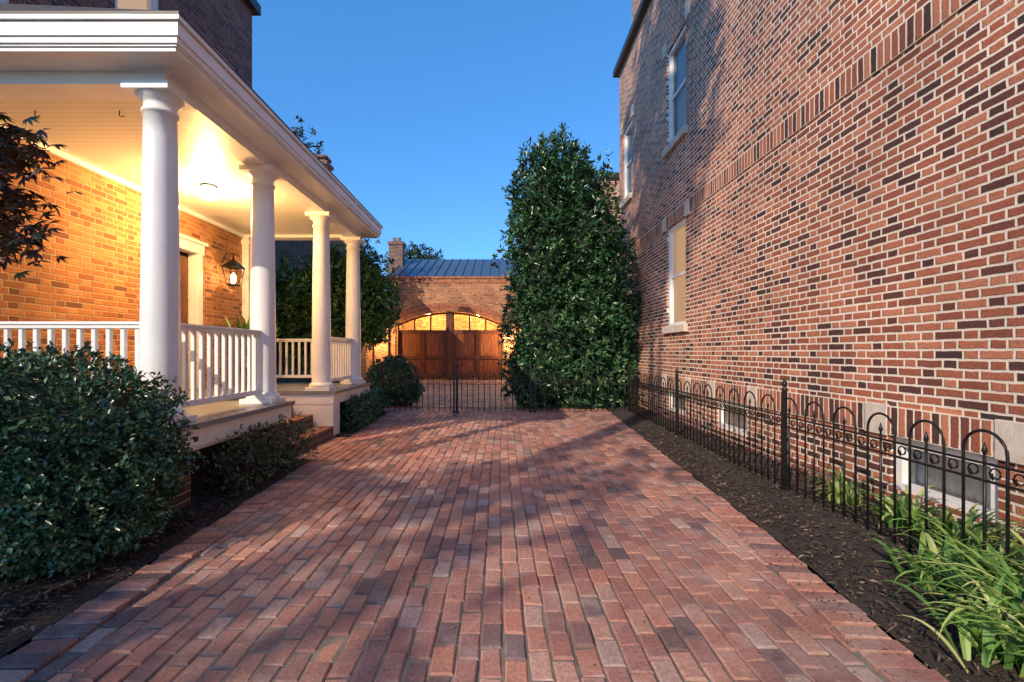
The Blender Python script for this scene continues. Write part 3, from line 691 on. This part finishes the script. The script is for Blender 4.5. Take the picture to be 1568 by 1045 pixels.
# street tree behind the viewpoint: dappled shade on the drive
tree('added_shade_tree',-8,-9,10,[(-7.2,-8.0,7.1,1.1,1.1,.9),(-8.4,-7.4,6.5,1.4,1.4,1.0),(-8.6,-9.9,5.6,1.5,1.6,1.0),(-6.6,-6.9,8.0,.9,.9,.7)],210,6,.24,.14,l_tree,tr=.16,rin=.3)
tree('added_shade_tree',-5.2,-3.2,15,[(-3.6,-1.6,12.3,1.1,1.5,2.0),(-3.4,-.1,13.8,1.0,1.3,1.5),(-5,-3.6,12,1.2,1.2,1.6)],800,6,.26,.15,l_tree,tr=.22,rin=.2)  # unseen tree added only to shade the far part of the wall
e=empty('japanese_maple'); mb=MB()
trk=(-2.85,1.75)
mb.tube([(trk[0],trk[1],-.02),(trk[0]-.05,trk[1],.9),(trk[0]+.1,trk[1]+.1,1.7),(trk[0]+.2,trk[1]+.1,2.6)],[.05,.04,.03,.012],8)
C=[]
for i in range(32):
    z=random.uniform(1.70,2.24); ty=random.uniform(1.85,2.3); q=random.uniform(.93,1.03) if .2<(z-1.7)/.5<.95 else random.uniform(.96,1.04)
    st=Vector((trk[0]+.12,trk[1]+.1,z-.12)); en=Vector((-q*ty,ty,z-.04)); mid=(st+en)/2+Vector((0,0,.1))
    mb.tube([st,mid,en],[.008,.005,.002],5)
    for j in range(20):
        u=random.uniform(.45,1.02); p=st.lerp(en,u)+Vector((0,0,.1*math.sin(u*3.1)))+Vector((random.gauss(0,.03),random.gauss(0,.05),random.gauss(0,.05)-.02)); C.append(p)
for i in range(250): C.append(Vector((random.gauss(-2.8,.25),random.gauss(1.6,.3),random.gauss(2.15,.22))))
mb.obj('trunk_and_branches',m_bark,e)
PP_=[];DD=[];NN=[];RR=[]
for c in C:
    nrm=Vector((random.gauss(0,.6),random.gauss(-.3,.6),1)).normalized(); a=nrm.orthogonal().normalized(); b2=nrm.cross(a); a0=random.uniform(0,6.28); r_=random.random()
    for q in range(7):
        an=a0+(q-3)*.62; PP_.append(c); DD.append(a*math.cos(an)+b2*math.sin(an)-nrm*.25); NN.append(nrm); RR.append(r_)
n=len(PP_); leaf_mesh('leaves',np.array([tuple(p) for p in PP_]),np.array([tuple(p) for p in DD]),np.array([tuple(p) for p in NN]),rng.uniform(.035,.055,n),.015,l_maple,e,rnd=np.array(RR))
def lily(x,y,n,Lm=.5,name='daylily'):
    V=[];F=[];R=[]
    for i in range(n):
        a=random.uniform(0,6.28); L=Lm*random.uniform(.6,1.15); w=random.uniform(.010,.017); bx,by=x+random.gauss(0,.05),y+random.gauss(0,.05)
        el=random.uniform(.75,1.35); dr=random.uniform(1.2,2.4); px,pz=0,.02; o=len(V); S=9; r=random.random()
        for s in range(S+1):
            u=s/S; ang=el-dr*u*u; ww=w*(1-u**2.2)*(.7+.6*min(1,u*3))
            cx_,cy_=bx+math.cos(a)*px,by+math.sin(a)*px; sx,sy=-math.sin(a)*ww,math.cos(a)*ww
            V+= [(cx_+sx,cy_+sy,pz+ww*.5),(cx_,cy_,pz),(cx_-sx,cy_-sy,pz+ww*.5)]
            px+=math.cos(ang)*L/S; pz=max(.03,pz+math.sin(ang)*L/S)
        for s in range(S):
            k=o+s*3; F.extend([(k,k+1,k+4,k+3),(k+1,k+2,k+5,k+4)]); R+= [r,min(1,r+.12)]
    me=bpy.data.meshes.new(name); me.from_pydata(V,[],F); me.materials.append(l_lily); at=me.attributes.new('rnd','FLOAT','FACE'); at.data.foreach_set('value',np.array(R,np.float32)); me.update()
    ob=bpy.data.objects.new(name,me); scene.collection.objects.link(ob)
for (x,y,n,L) in ((2.22,2.02,100,.54),(2.5,2.5,75,.44),(2.55,2.15,80,.52),(2.75,2.9,60,.45),(2.85,3.4,50,.42),(2.28,2.55,50,.42),(2.8,3.95,36,.38),(2.55,1.6,80,.5),(2.85,2.5,60,.5),(2.1,1.7,90,.52),(2.0,1.95,50,.4)): lily(x,y,n,L)

# ---------------------------------------------------------------- world, sun, camera
w=bpy.data.worlds.new('World'); scene.world=w; w.use_nodes=True; nt=w.node_tree
sky=nt.nodes.new('ShaderNodeTexSky'); sky.sky_type='NISHITA'; sky.sun_disc=False
sky.sun_elevation=math.asin(-SUN.z); sky.sun_rotation=math.atan2(-SUN.x,-SUN.y)%(2*math.pi)
sky.ozone_density=3.0; sky.air_density=1.0; sky.dust_density=.4
hs=nt.nodes.new('ShaderNodeMix'); hs.data_type='RGBA'; hs.blend_type='MULTIPLY'; hs.inputs[0].default_value=1
nt.links.new(sky.outputs[0],hs.inputs[6]); hs.inputs[7].default_value=(.50,.84,1.08,1)
tw=nt.nodes.new('ShaderNodeMix'); tw.data_type='RGBA'; tw.inputs[0].default_value=.42
nt.links.new(hs.outputs[2],tw.inputs[6]); tw.inputs[7].default_value=(.18,1.15,3.2,1)
bg=nt.nodes['Background']; nt.links.new(tw.outputs[2],bg.inputs[0]); bg.inputs[1].default_value=.25
l=bpy.data.lights.new('sun','SUN'); l.energy=4.7; l.angle=math.radians(.6); l.color=(1,.80,.58)
o=bpy.data.objects.new('sun',l); o.rotation_euler=SUN.to_track_quat('-Z','Y').to_euler(); scene.collection.objects.link(o)
cam=bpy.data.cameras.new('camera'); cam.lens=17; cam.sensor_width=36; cam.shift_x=.0100; cam.shift_y=.0108; cam.clip_end=1000; cam.clip_start=.05
o=bpy.data.objects.new('camera',cam); o.location=(0,0,1.27); o.rotation_euler=(math.radians(90),0,0); scene.collection.objects.link(o); scene.camera=o
